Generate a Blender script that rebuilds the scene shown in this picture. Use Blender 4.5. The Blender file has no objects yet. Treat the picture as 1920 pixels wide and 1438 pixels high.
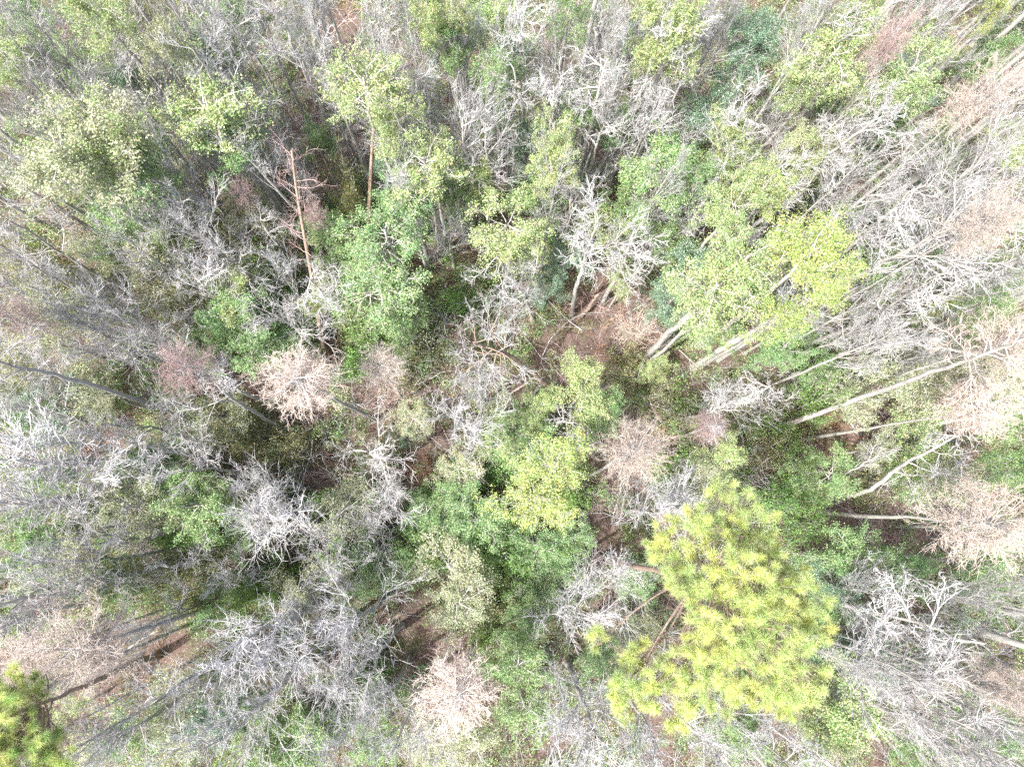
import bpy, math
import numpy as np
from mathutils import Vector, Matrix

# ------------------------------------------------------------------ camera, light, exposure
S = bpy.context.scene
COL = S.collection
H = 48.0                       # drone height above the forest floor, metres
FPX, PW, PH = 1280.0, 1920.0, 1438.0
NADIR = (930.0, 940.0)         # where vertical trunks converge in the photograph
cam = bpy.data.cameras.new("camera"); camo = bpy.data.objects.new("camera", cam); COL.objects.link(camo)
cam.sensor_width = 36.0; cam.lens = 24.0; cam.clip_start = 0.5; cam.clip_end = 2000
ncam = Vector(((NADIR[0]-PW/2)/FPX, -(NADIR[1]-PH/2)/FPX, -1)).normalized()
Q = ncam.rotation_difference(Vector((0, 0, -1)))
camo.rotation_mode = 'QUATERNION'; camo.rotation_quaternion = Q; camo.location = (0, 0, H)
S.camera = camo

SUN_AZ = Vector((-0.84, -0.54, 0)).normalized(); SUN_EL = math.radians(59)
to_sun = Vector((SUN_AZ.x*math.cos(SUN_EL), SUN_AZ.y*math.cos(SUN_EL), math.sin(SUN_EL)))
sl = bpy.data.lights.new("sun", 'SUN'); sl.energy = 3.2; sl.angle = math.radians(0.6); sl.color = (1, .975, .94)
so = bpy.data.objects.new("sun", sl); COL.objects.link(so); so.rotation_euler = to_sun.to_track_quat('Z', 'Y').to_euler()
wd = bpy.data.worlds.new("World"); S.world = wd; wd.use_nodes = True
wn = wd.node_tree.nodes; bg = wn['Background']; sky = wn.new('ShaderNodeTexSky'); sky.sky_type = 'NISHITA'
sky.sun_disc = False; sky.sun_elevation = SUN_EL; sky.sun_rotation = math.atan2(to_sun.x, to_sun.y)
sky.dust_density = 6; sky.ozone_density = .7
wd.node_tree.links.new(sky.outputs[0], bg.inputs[0]); bg.inputs[1].default_value = 0.15
S.view_settings.view_transform = 'Standard'; S.view_settings.look = 'None'
S.view_settings.exposure = 1.57; S.view_settings.gamma = 1
S.render.engine = 'CYCLES'
cy = S.cycles
cy.max_bounces = 5; cy.diffuse_bounces = 3; cy.glossy_bounces = 1; cy.transmission_bounces = 2; cy.transparent_max_bounces = 4
cy.use_denoising = False; cy.caustics_reflective = False; cy.caustics_refractive = False

rng = np.random.default_rng(11)

def ray(px, py):
    return Q @ Vector(((px-PW/2)/FPX, -(py-PH/2)/FPX, -1))
def at(px, py, z):
    d = ray(px, py); t = (z-H)/d.z
    return Vector((d.x*t, d.y*t, z))
def gz(x, y):
    return .22*np.sin(x*.13+1.0)*np.cos(y*.11) + .12*np.sin(x*.31+y*.23) + .05*np.sin(x*.9)*np.sin(y*.8+1)
def ground(px, py):
    p = at(px, py, 0); return Vector((p.x, p.y, float(gz(p.x, p.y))))
def topix(x, y, z):
    inv = np.array(Q.to_matrix().transposed())
    v = np.stack([x, y, z-H], -1) @ inv.T
    return PW/2 + FPX*v[..., 0]/-v[..., 2], PH/2 - FPX*v[..., 1]/-v[..., 2]

# ------------------------------------------------------------------ materials
def new_mat(name):
    m = bpy.data.materials.new(name); m.use_nodes = True
    nt = m.node_tree; nt.nodes.clear(); out = nt.nodes.new('ShaderNodeOutputMaterial')
    return m, nt, out
def ramp(nt, fac, stops):
    r = nt.nodes.new('ShaderNodeValToRGB'); e = r.color_ramp.elements
    while len(e) < len(stops): e.new(.5)
    for i, (p, c) in enumerate(stops):
        e[i].position = p; e[i].color = (*c, 1)
    nt.links.new(fac, r.inputs[0]); return r.outputs[0]
def noise(nt, scale, detail=4, vec=None, rough=.6):
    n = nt.nodes.new('ShaderNodeTexNoise'); n.inputs['Scale'].default_value = scale
    n.inputs['Detail'].default_value = detail; n.inputs['Roughness'].default_value = rough
    if vec is not None: nt.links.new(vec, n.inputs['Vector'])
    return n.outputs['Fac']
def mixc(nt, a, b, fac, mode='MIX'):
    m = nt.nodes.new('ShaderNodeMix'); m.data_type = 'RGBA'; m.blend_type = mode
    for s, v in ((m.inputs[6], a), (m.inputs[7], b), (m.inputs[0], fac)):
        if isinstance(v, (int, float)): s.default_value = v
        elif isinstance(v, tuple): s.default_value = (*v, 1)
        else: nt.links.new(v, s)
    return m.outputs[2]
def bark(name, a, b, lichen=None, scale=3.0, amount=.5):
    m, nt, out = new_mat(name)
    tc = nt.nodes.new('ShaderNodeTexCoord').outputs['Object']
    mp = nt.nodes.new('ShaderNodeMapping'); nt.links.new(tc, mp.inputs[0]); mp.inputs['Scale'].default_value = (1, 1, .25)
    c = ramp(nt, noise(nt, scale*3, 5, mp.outputs[0]), [(.3, a), (.7, b)])
    if lichen:
        f = ramp(nt, noise(nt, .9, 3, tc), [(.5, (0, 0, 0)), (.66, (amount,)*3)])
        c = mixc(nt, c, lichen, f)
    oi = nt.nodes.new('ShaderNodeObjectInfo')
    v = nt.nodes.new('ShaderNodeMapRange'); nt.links.new(oi.outputs['Random'], v.inputs[0])
    v.inputs[3].default_value = .78; v.inputs[4].default_value = 1.15
    hs = nt.nodes.new('ShaderNodeHueSaturation'); nt.links.new(v.outputs[0], hs.inputs['Value']); nt.links.new(c, hs.inputs['Color'])
    p = nt.nodes.new('ShaderNodeBsdfPrincipled'); nt.links.new(hs.outputs[0], p.inputs['Base Color'])
    p.inputs['Roughness'].default_value = .8; p.inputs['Specular IOR Level'].default_value = .25
    bm = nt.nodes.new('ShaderNodeBump'); bm.inputs['Strength'].default_value = .6; bm.inputs['Distance'].default_value = .03
    nt.links.new(noise(nt, scale*6, 4, mp.outputs[0]), bm.inputs['Height']); nt.links.new(bm.outputs[0], p.inputs['Normal'])
    nt.links.new(p.outputs[0], out.inputs[0]); return m
def leafmat(name, cols, trans=.35, rough=.45, spec=.5):
    m, nt, out = new_mat(name)
    g = nt.nodes.new('ShaderNodeNewGeometry')
    c = ramp(nt, g.outputs['Random Per Island'], cols)
    oi = nt.nodes.new('ShaderNodeObjectInfo')
    hs = nt.nodes.new('ShaderNodeHueSaturation'); nt.links.new(c, hs.inputs['Color'])
    v = nt.nodes.new('ShaderNodeMapRange'); nt.links.new(oi.outputs['Random'], v.inputs[0])
    v.inputs[3].default_value = -.012; v.inputs[4].default_value = .012
    tc = nt.nodes.new('ShaderNodeTexCoord').outputs['Object']; w = nt.nodes.new('ShaderNodeMapRange')
    nt.links.new(noise(nt, 1.1, 3, tc), w.inputs[0]); w.inputs[1].default_value = .3; w.inputs[2].default_value = .7
    w.inputs[3].default_value = .48; w.inputs[4].default_value = .53; ad = nt.nodes.new('ShaderNodeMath'); ad.operation = 'ADD'
    nt.links.new(w.outputs[0], ad.inputs[0]); nt.links.new(v.outputs[0], ad.inputs[1]); nt.links.new(ad.outputs[0], hs.inputs['Hue'])
    w2 = nt.nodes.new('ShaderNodeMapRange'); nt.links.new(noise(nt, 2.3, 3, tc), w2.inputs[0]); w2.inputs[1].default_value = .3; w2.inputs[2].default_value = .7
    w2.inputs[3].default_value = .72; w2.inputs[4].default_value = 1.22; nt.links.new(w2.outputs[0], hs.inputs['Value'])
    p = nt.nodes.new('ShaderNodeBsdfPrincipled'); nt.links.new(hs.outputs[0], p.inputs['Base Color'])
    p.inputs['Roughness'].default_value = rough; p.inputs['Specular IOR Level'].default_value = spec
    t = nt.nodes.new('ShaderNodeBsdfTranslucent'); nt.links.new(mixc(nt, hs.outputs[0], (1, 1, .55), .8, 'MULTIPLY'), t.inputs[0])
    mx = nt.nodes.new('ShaderNodeMixShader'); mx.inputs[0].default_value = trans
    nt.links.new(p.outputs[0], mx.inputs[1]); nt.links.new(t.outputs[0], mx.inputs[2]); nt.links.new(mx.outputs[0], out.inputs[0])
    return m

M = {}
M['bark_grey'] = bark('grey_bark', (.30, .285, .27), (.52, .50, .475), (.30, .36, .31))
M['bark_pale'] = bark('pale_bark', (.27, .25, .235), (.56, .54, .51), (.42, .50, .42))
M['bark_pine'] = bark('pine_bark', (.19, .135, .105), (.38, .30, .24), None, 4)
M['bark_log'] = bark('log_bark', (.15, .11, .09), (.34, .26, .21), (.36, .34, .30), 4)
M['twig_grey'] = bark('grey_twigs', (.33, .325, .33), (.54, .53, .54), (.40, .46, .42))
M['twig_dim'] = bark('dim_grey_twigs', (.34, .33, .325), (.53, .515, .51), (.33, .37, .32))
M['twig_pale'] = bark('pale_twigs', (.32, .315, .315), (.53, .52, .525), (.55, .62, .58))
M['twig_tan'] = bark('tan_twigs', (.45, .375, .32), (.67, .585, .52), None)
M['twig_pink'] = bark('pink_twigs', (.34, .23, .22), (.52, .40, .38), None)
M['twig_rust'] = bark('rusty_twigs', (.32, .18, .12), (.48, .31, .22), None)
def shades(d, m, l, y=None):
    s = [(0, d), (.45, m), (.85, l)]
    if y: s.append((.97, y))
    return s
M['leaf_yellow'] = leafmat('yellow_green_leaves', shades((.17, .26, .08), (.32, .43, .17), (.54, .62, .34), (.60, .47, .28)))
M['leaf_bright'] = leafmat('bright_yellow_leaves', shades((.20, .29, .06), (.36, .46, .13), (.56, .62, .28), (.58, .44, .18)))
M['leaf_mid'] = leafmat('mid_green_leaves', shades((.09, .18, .06), (.19, .33, .12), (.36, .49, .24), (.48, .50, .28)))
M['leaf_blue'] = leafmat('blue_green_leaves', shades((.06, .13, .075), (.12, .22, .13), (.26, .36, .25)), .2, .35, .7)
M['leaf_pale'] = leafmat('pale_green_leaves', shades((.20, .24, .13), (.34, .38, .22), (.52, .55, .38), (.5, .42, .28)))
M['leaf_olive'] = leafmat('olive_leaves', shades((.13, .15, .06), (.27, .30, .13), (.46, .47, .27), (.48, .36, .20)))
M['leaf_deep'] = leafmat('deep_green_leaves', shades((.08, .17, .04), (.18, .33, .08), (.35, .50, .18)), .3)
M['needle_yellow'] = leafmat('yellow_needles', shades((.44, .51, .15), (.70, .76, .28), (.84, .88, .48), (.74, .60, .28)), .45, .5, .3)
M['needle_lime'] = leafmat('lime_needles', shades((.34, .43, .14), (.56, .66, .28), (.72, .80, .46), (.60, .48, .22)), .45, .5, .3)
M['needle_green'] = leafmat('green_needles', shades((.24, .38, .12), (.42, .58, .22), (.58, .72, .36)), .45, .5, .3)
M['litter'] = leafmat('dead_leaves', shades((.06, .042, .038), (.125, .09, .08), (.23, .175, .155), (.46, .39, .36)), .1, .8, .2)

def ground_mat():
    m, nt, out = new_mat('forest_floor')
    tc = nt.nodes.new('ShaderNodeTexCoord').outputs['Object']
    a = ramp(nt, noise(nt, 14, 6, tc, .8), [(.32, (.045, .03, .026)), (.5, (.13, .09, .075)), (.64, (.24, .18, .155)), (.75, (.40, .33, .30))])
    b = ramp(nt, noise(nt, .35, 4, tc), [(.4, (.06, .042, .038)), (.6, (.13, .085, .068))])
    c = mixc(nt, a, b, .35)
    g = ramp(nt, noise(nt, .6, 5, tc), [(.5, (0, 0, 0)), (.62, (.6, .6, .6))])
    c = mixc(nt, c, (.085, .10, .035), g)
    p = nt.nodes.new('ShaderNodeBsdfPrincipled'); nt.links.new(c, p.inputs['Base Color']); p.inputs['Roughness'].default_value = .95
    bm = nt.nodes.new('ShaderNodeBump'); bm.inputs['Strength'].default_value = .8; bm.inputs['Distance'].default_value = .08
    nt.links.new(noise(nt, 18, 5, tc, .7), bm.inputs['Height']); nt.links.new(bm.outputs[0], p.inputs['Normal'])
    nt.links.new(p.outputs[0], out.inputs[0]); return m

# ------------------------------------------------------------------ mesh helpers
class MB:
    def __init__(s): s.v = []; s.f = []; s.m = []; s.n = 0; s.k = []
    def add(s, v, f, mat=0):
        if len(f) == 0: return
        s.v.append(v); s.f.append((f+s.n).reshape(-1)); s.k.append(np.full(len(f), f.shape[1]))
        s.m.append(np.full(len(f), mat) if np.isscalar(mat) else mat); s.n += len(v)
    def mesh(s, name, mats, smooth=True):
        me = bpy.data.meshes.new(name)
        v = np.concatenate(s.v).astype(np.float32); f = np.concatenate(s.f).astype(np.int32); k = np.concatenate(s.k).astype(np.int32)
        me.vertices.add(len(v)); me.vertices.foreach_set('co', v.ravel())
        me.loops.add(len(f)); me.loops.foreach_set('vertex_index', f)
        st = np.concatenate([[0], np.cumsum(k)[:-1]]).astype(np.int32)
        me.polygons.add(len(k)); me.polygons.foreach_set('loop_start', st); me.polygons.foreach_set('loop_total', k)
        me.polygons.foreach_set('material_index', np.concatenate(s.m).astype(np.int32))
        if smooth: me.polygons.foreach_set('use_smooth', np.ones(len(k), bool))
        for m_ in mats: me.materials.append(m_)
        me.update(calc_edges=True); return me

def nrm(a): return a/np.maximum(np.linalg.norm(a, axis=-1, keepdims=True), 1e-9)
def tubes(mb, P, R, sides, mat=0):
    if len(P) == 0: return
    P = np.asarray(P, float); R = np.asarray(R, float); Mn, N, _ = P.shape
    T = nrm(np.gradient(P, axis=1)); avg = nrm(P[:, -1]-P[:, 0])
    ref = np.where(np.abs(avg[:, 2:3]) > .8, np.array([[1., 0, 0]]), np.array([[0, 0, 1.]]))[:, None, :]
    A = nrm(np.cross(T, ref)); B = np.cross(T, A)
    th = np.arange(sides)*2*np.pi/sides
    V = P[:, :, None] + R[:, :, None, None]*(np.cos(th)[None, None, :, None]*A[:, :, None] + np.sin(th)[None, None, :, None]*B[:, :, None])
    idx = np.arange(Mn*N*sides).reshape(Mn, N, sides)
    a = idx[:, :-1]; b = np.roll(a, -1, 2); d = idx[:, 1:]; c = np.roll(d, -1, 2)
    F = np.stack([a, b, c, d], -1).reshape(-1, 4)
    if not np.isscalar(mat): mat = np.repeat(mat, (N-1)*sides)
    mb.add(V.reshape(-1, 3), F, mat)

def walk(rg, pos, d, L, npts, wander, up, out=None):
    K = len(pos); P = np.zeros((K, npts, 3)); P[:, 0] = pos; d = nrm(d)
    for i in range(1, npts):
        d = d + rg.normal(0, wander, (K, 3)); d[:, 2] += up; d = nrm(d)
        P[:, i] = P[:, i-1] + d*(L/(npts-1))[:, None]
    return P
def taper(r0, npts, end=.2, pw=1.0):
    u = np.linspace(0, 1, npts)**pw
    return r0[:, None]*(1-(1-end)*u)[None]
def grow(rg, P, R, n, t0, t1, ang, dang, lf, npts, wander, up, rf, rmin, tlen=0.0, lr=(.65, 1.3)):
    Mn, N, _ = P.shape; pi = np.repeat(np.arange(Mn), n); K = len(pi)
    t = (np.tile(np.arange(n), Mn)+rg.random(K))/n*(t1-t0)+t0
    x = t*(N-1); i = np.minimum(x.astype(int), N-2); f = (x-i)[:, None]
    pos = P[pi, i]*(1-f)+P[pi, i+1]*f; T = nrm(P[pi, i+1]-P[pi, i])
    r = (R[pi, i]*(1-f[:, 0])+R[pi, i+1]*f[:, 0])
    rv = nrm(rg.normal(0, 1, (K, 3))); perp = nrm(rv - (rv*T).sum(1, keepdims=True)*T)
    a = np.radians(rg.normal(ang, dang, K))[:, None]
    d = T*np.cos(a)+perp*np.sin(a)
    PL = np.linalg.norm(P[:, 1:]-P[:, :-1], axis=2).sum(1)[pi]
    L = (lf*PL if lf < 1 else np.full(K, lf))*(1-tlen*(t-t0)/(t1-t0))*rg.uniform(lr[0], lr[1], K)
    P2 = walk(rg, pos, d, L, npts, wander, up)
    r0 = np.maximum(r*rf, rmin)
    return P2, taper(r0, npts)

def leaves(mb, rg, C, size, mat=0, upb=.8, asp=.55, three=False):
    K = len(C); n = rg.normal(0, 1, (K, 3)); n[:, 2] += upb; n = nrm(n)
    a = nrm(np.cross(n, rg.normal(0, 1, (K, 3)))); b = np.cross(n, a)
    s = size*rg.uniform(.6, 1.35, (K, 1))
    V = np.stack([C-a*s*.5, C+b*s*asp*.5+a*s*.05, C+a*s*.5, C-b*s*asp*.5+a*s*.05], 1)
    V[:, 2] -= n*s*.12*rg.random((K, 1)); V[:, 0] -= n*s*.12
    mb.add(V.reshape(-1, 3), np.arange(K*4).reshape(K, 4), mat)

def trunk_line(rg, h, npts, wob, x=0.0):
    z = np.linspace(-.25, h, npts); u = np.linspace(0, 1, npts)
    P = np.zeros((1, npts, 3)); P[0, :, 2] = z
    for ax in (0, 1):
        w = np.cumsum(rg.normal(0, wob, npts))*u; P[0, :, ax] = w-w[0]-(u*w[-1])*.8
    return P
def trunk_rad(r, npts, end=.25):
    u = np.linspace(0, 1, npts); return (r*(1-(1-end)*u) + r*.55*np.exp(-u*22))[None]

# ------------------------------------------------------------------ tree variants: (trunk mesh, crown mesh, crown radius, crown height, total height)
def measure(P, h):
    pts = np.concatenate([p.reshape(-1, 3) for p in P]); r = np.percentile(np.hypot(pts[:, 0], pts[:, 1]), 92)
    return float(r), float(np.median(pts[:, 2]))

def bare_variant(seed, fan, fine, trunkm, twigm, lm=1.0, tr=.155, t0=.5):
    rg = np.random.default_rng(seed); h = 17.0
    P0 = trunk_line(rg, h*.86, 14, .11); R0 = trunk_rad(tr, 14, .2)
    a = 27 if fan else 50; nl = 10; wv = .065 if fan else .14; b = .8 if fan else 1
    P1, R1 = grow(rg, P0, R0, nl, t0, .98, a, 9, (4.3 if fan else 2.9)*lm, 10, wv, .07 if fan else .03, .42, .035, .5)
    P2, R2 = grow(rg, P1, R1, 6, .12, .95, 34*b, 10, .52, 8, wv*1.1, .05, .55, .0185, .3)
    P3, R3 = grow(rg, P2, R2, 5, .12, 1, 36*b, 12, .52, 6, wv*1.4, .05, .65, .0135, .2)
    P4, R4 = grow(rg, P3, R3, fine-1, .15, 1, 38*b, 14, .6, 4, wv*1.6, .04, .7, .0102)
    mb = MB(); tubes(mb, P0, R0, 9); tubes(mb, P1, R1, 6)
    t = mb.mesh('bare_trunk', [trunkm])
    mb = MB(); tubes(mb, P2, R2, 4); tubes(mb, P3, R3, 3); tubes(mb, P4, R4, 3)
    c = mb.mesh('bare_crown', [twigm])
    return (t, c) + measure([P2, P3, P4], h) + (h,)

def tan_variant(seed, trunkm, twigm, innerm):
    rg = np.random.default_rng(seed); h = 17.0
    P0 = trunk_line(rg, h, 14, .07); R0 = trunk_rad(.17, 14, .12)
    P1, R1 = grow(rg, P0, R0, 90, .85, .995, 76, 28, 2.25, 8, .11, .05, .35, .018, .05, (.8, 1.08))
    P2, R2 = grow(rg, P1, R1, 8, .2, .97, 42, 14, .32, 5, .22, .03, .65, .0125, .3)
    P3, R3 = grow(rg, P2, R2, 5, .15, 1, 46, 18, .55, 4, .28, .0, .7, .0095)
    mb = MB(); tubes(mb, P0, R0, 9); t = mb.mesh('cypress_trunk', [trunkm])
    mb = MB(); tubes(mb, P1, R1, 4, 1); tubes(mb, P2, R2, 3, 0); tubes(mb, P3, R3, 3, 0)
    c = mb.mesh('cypress_crown', [twigm, innerm])
    return (t, c) + measure([P1, P2, P3], h) + (h,)

def green_variant(seed, trunkm, leafm, dens, size, loose, tall=False):
    rg = np.random.default_rng(seed); h = 18.0 if tall else 12.0
    P0 = trunk_line(rg, h*.93, 12, .10); R0 = trunk_rad(.20 if tall else .13, 12, .25 if tall else .2)
    P1, R1 = grow(rg, P0, R0, 17, .82 if tall else .69, .98, 66, 16, 2.1, 8, .15, .04, .42, .025, .4)
    P2, R2 = grow(rg, P1, R1, 6, .2, 1, 45, 14, .42, 5, .2, .02, .6, .016, .3)
    P3, R3 = grow(rg, P2, R2, 4, .2, 1, 45, 18, .5, 4, .22, .01, .6, .011)
    mb = MB(); tubes(mb, P0, R0, 8); tubes(mb, P1, R1, 5); tubes(mb, P2, R2, 3); tubes(mb, P3, R3, 3)
    t = mb.mesh('leafy_trunk', [trunkm])
    C = P3[:, 2:].reshape(-1, 3); C = np.concatenate([C, C+rg.normal(0, .06, C.shape)])
    keep = rg.random(len(C)) < (.6 if loose else 1.1); C = C[keep]
    C = np.repeat(C, dens+1, 0); C = C+rg.normal(0, .10, C.shape)
    mb = MB(); leaves(mb, rg, C, size); c = mb.mesh('leafy_crown', [leafm], False)
    return (t, c) + measure([P3], h) + (h,)

def shrub_variant(seed, trunkm, leafm, n=5200):
    rg = np.random.default_rng(seed)
    K = 9; az = rg.random(K)*6.28; el = rg.uniform(.5, 1.4, K)
    d = np.stack([np.cos(az)*np.cos(el), np.sin(az)*np.cos(el), np.sin(el)], 1)
    P1 = walk(rg, np.zeros((K, 3))+[0, 0, -.1], d, rg.uniform(1.8, 3.0, K), 7, .14, .0); R1 = taper(np.full(K, .035), 7)
    P2, R2 = grow(rg, P1, R1, 8, .25, 1, 48, 14, .42, 5, .2, .02, .6, .012, .3)
    P3, R3 = grow(rg, P2, R2, 4, .2, 1, 45, 18, .5, 4, .2, 0, .6, .008)
    mb = MB(); tubes(mb, P1, R1, 5); tubes(mb, P2, R2, 3); tubes(mb, P3, R3, 3); t = mb.mesh('shrub_stem', [trunkm])
    C = P3[:, 1:].reshape(-1, 3); C = C[rg.integers(0, len(C), n)]+rg.normal(0, .12, (n, 3))
    mb = MB(); leaves(mb, rg, C, .10); c = mb.mesh('shrub_foliage', [leafm], False)
    return (t, c) + measure([P3], 2.2) + (2.4,)

V = {}
V['grey'] = [bare_variant(100+i, i % 3 != 2, 4, M['bark_grey'], M['twig_grey']) for i in range(7)]
V['dim'] = [bare_variant(130+i, i % 4 != 2, 4, M['bark_grey'], M['twig_dim']) for i in range(4)]
V['white'] = [bare_variant(160+i, i != 1, 5, M['bark_pale'], M['twig_pale']) for i in range(4)]
V['pole'] = [bare_variant(180+i, True, 4, M['bark_pale'], M['twig_pale'], .6, .27, .7) for i in range(4)]
V['tan'] = [tan_variant(200+i, M['bark_pale'], M['twig_tan'], M['twig_pale']) for i in range(4)]
V['pink'] = [tan_variant(220+i, M['bark_grey'], M['twig_pink'], M['twig_grey']) for i in range(2)]
V['Y'] = [green_variant(300+i, M['bark_pale'], M['leaf_yellow'], 8, .088, i % 2 == 0, i >= 2) for i in range(5)]
V['X'] = [green_variant(320+i, M['bark_pale'], M['leaf_bright'], 8, .085, True, i >= 2) for i in range(4)]
V['G'] = [green_variant(340+i, M['bark_grey'], M['leaf_mid'], 8, .085, i % 2 == 1, i >= 3) for i in range(6)]
V['B'] = [green_variant(360+i, M['bark_grey'], M['leaf_blue'], 8, .08, False, i >= 2) for i in range(4)]
V['L'] = [green_variant(380+i, M['bark_grey'], M['leaf_pale'], 7, .085, True, i >= 2) for i in range(5)]
V['O'] = [shrub_variant(400+i, M['twig_dim'], M['leaf_olive']) for i in range(3)]
V['D'] = [shrub_variant(420+i, M['twig_dim'], M['leaf_deep'], 6500) for i in range(3)]
V['N'] = [shrub_variant(440+i, M['twig_dim'], M['leaf_blue'], 6500) for i in range(2)]

STAT = {}
THINGS = []     # (root, kind phrase, photo x, photo y) for the labels
def thing(name, cat, group, loc, part_list, mats=None):
    r = bpy.data.objects.new(name, None); COL.objects.link(r); r.location = loc; r.empty_display_size = .5
    r['category'] = cat
    if group: r['group'] = group
    for pn, me in part_list:
        o = bpy.data.objects.new(pn, me); COL.objects.link(o); o.parent = r
    return r
def plant(kind, px, py, r, h, base=None, phrase=None, label=None, vi=None):
    var = V[kind]
    if kind in 'YXGBL': var = [q for q in var if (q[4] > 15) == (h > 12.5)]
    v = var[int(rng.integers(len(var))) if vi is None else vi]
    t, c, rn, zn, hn = v
    sz = h/hn; zc = zn*sz; STAT.setdefault(kind, []).append((r*(H-zc)/FPX/rn, rn, zn)); top = at(px, py, zc)
    if base is None: b = Vector((top.x, top.y, 0))
    else: b = at(base[0], base[1], 0)
    b.z = float(gz(b.x, b.y))
    rm = r*(H-zc)/FPX; sx = rm/rn
    names = {'pole': ('bare_tree', 'bare tree', 'leafless grey trees'), 'grey': ('bare_tree', 'bare tree', 'leafless grey trees'), 'dim': ('bare_tree', 'bare tree', 'leafless grey trees'), 'white': ('bare_tree', 'bare tree', 'leafless grey trees'),
             'tan': ('cypress_tree', 'cypress tree', 'tan feathery trees'), 'pink': ('cypress_tree', 'cypress tree', 'tan feathery trees')}
    if kind in names: n, cat, grp = names[kind]; parts = [('trunk', t), ('crown', c)]
    elif kind in 'ODN': n, cat, grp = 'bush', 'bush', 'leafy bushes on the forest floor'; parts = [('stem', t), ('foliage', c)]
    else: n, cat, grp = 'leafy_tree', 'leafy tree', 'green leafy trees'; parts = [('trunk', t), ('crown', c)]
    root = thing(n, cat, grp, b, parts)
    axis = Vector((top.x-b.x, top.y-b.y, zc-b.z)); k = axis.length/max(zc, .1)
    q = Vector((0, 0, 1)).rotation_difference(axis.normalized())
    root.rotation_mode = 'QUATERNION'
    from mathutils import Quaternion
    root.rotation_quaternion = q @ Quaternion((0, 0, 1), float(rng.random()*6.283))
    tz = .8+.4*sx if kind in names else 1
    root.scale = (sx, sx, sz*k)
    # keep trunks from getting too thick or thin: undo part of the crown scale on the trunk
    THINGS.append((root, kind, px, py, r, h, label))
    return root

# ------------------------------------------------------------------ ground and litter
def build_ground():
    n = 240; xs = np.concatenate([[-900, -300, -110], np.linspace(-75, 75, n), [110, 300, 900]])
    X, Y = np.meshgrid(xs, xs, indexing='ij'); Z = gz(X, Y)
    v = np.stack([X, Y, Z], -1).reshape(-1, 3); m = len(xs); idx = np.arange(m*m).reshape(m, m)
    f = np.stack([idx[:-1, :-1], idx[1:, :-1], idx[1:, 1:], idx[:-1, 1:]], -1).reshape(-1, 4)
    mb = MB(); mb.add(v, f); o = bpy.data.objects.new('ground', mb.mesh('ground', [ground_mat()])); COL.objects.link(o)
    o['kind'] = 'structure'; o['label'] = 'brown forest floor covered with dead leaves'
build_ground()
def stuff(name, me, label):
    o = bpy.data.objects.new(name, me); COL.objects.link(o); o['kind'] = 'stuff'; o['label'] = label; return o

# brown openings in the undergrowth: photo x, y, radius
CLEAR = [(1140, 600, 90), (1080, 660, 80), (1200, 640, 60), (800, 840, 60), (770, 900, 40), (800, 1090, 45), (800, 1200, 60), (770, 1150, 40), (600, 880, 60), (640, 60, 70), (600, 150, 60),
         (580, 250, 60), (610, 330, 50), (1110, 1000, 55), (1430, 660, 45), (1540, 1015, 60), (1540, 850, 45), (1620, 790, 50), (250, 1235, 90), (460, 850, 60), (100, 1160, 60), (180, 1320, 60),
         (130, 760, 50), (200, 830, 60), (660, 290, 50), (1110, 290, 40), (1100, 240, 30), (1150, 310, 45), (730, 760, 60), (690, 740, 50), (480, 720, 35), (1330, 870, 30), (1150, 900, 50),
         (1600, 1200, 30), (560, 1010, 60), (625, 1020, 40), (1650, 1020, 50), (260, 550, 40), (1410, 170, 30), (1800, 60, 50), (1560, 960, 40), (1150, 1130, 30), (1640, 1400, 50),
         (850, 1210, 45), (700, 250, 40), (940, 340, 35), (1230, 1330, 40), (1050, 1400, 30), (1720, 1010, 40), (390, 1010, 25), (330, 1220, 60), (60, 1260, 60), (1870, 1230, 35), (1600, 360, 30), (1345, 665, 50), (1390, 640, 35), (1470, 795, 40), (1560, 765, 40), (1640, 740, 40), (1570, 960, 40), (1640, 965, 40), (1600, 930, 35), (1650, 905, 35), (1570, 810, 35), (1660, 790, 35), (1230, 655, 35), (1740, 705, 35), (610, 650, 50), (595, 580, 45), (580, 500, 35), (1500, 785, 40), (565, 720, 80), (1195, 846, 70), (856, 1300, 80), (1832, 765, 75), (1850, 985, 90)]
CL = np.array(CLEAR, float); CL[:, 2] *= .82
def openness(x, y):
    px, py = topix(x, y, np.zeros_like(x)+.5)
    d = np.hypot(px[:, None]-CL[None, :, 0], py[:, None]-CL[None, :, 1])/CL[None, :, 2]
    return d.min(1)          # <1 inside an opening
def scatter_xy(n, rg):
    return rg.uniform(-58, 60, n), rg.uniform(-24, 52, n)
def inframe(x, y, z, m=60):
    px, py = topix(x, y, z); return (px > -m) & (px < PW+m) & (py > -m) & (py < PH+m)

def build_litter():
    rg = np.random.default_rng(5); x, y = scatter_xy(150000, rg); k = inframe(x, y, 0*x); x, y = x[k], y[k]
    C = np.stack([x, y, gz(x, y)+.03+rg.random(len(x))*.05], 1)
    mb = MB(); leaves(mb, rg, C, .12, 0, 2.5, .7); stuff('leaf_litter', mb.mesh('leaf_litter', [M['litter']], False), 'dead brown and tan leaves lying over the forest floor')
build_litter()

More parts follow.
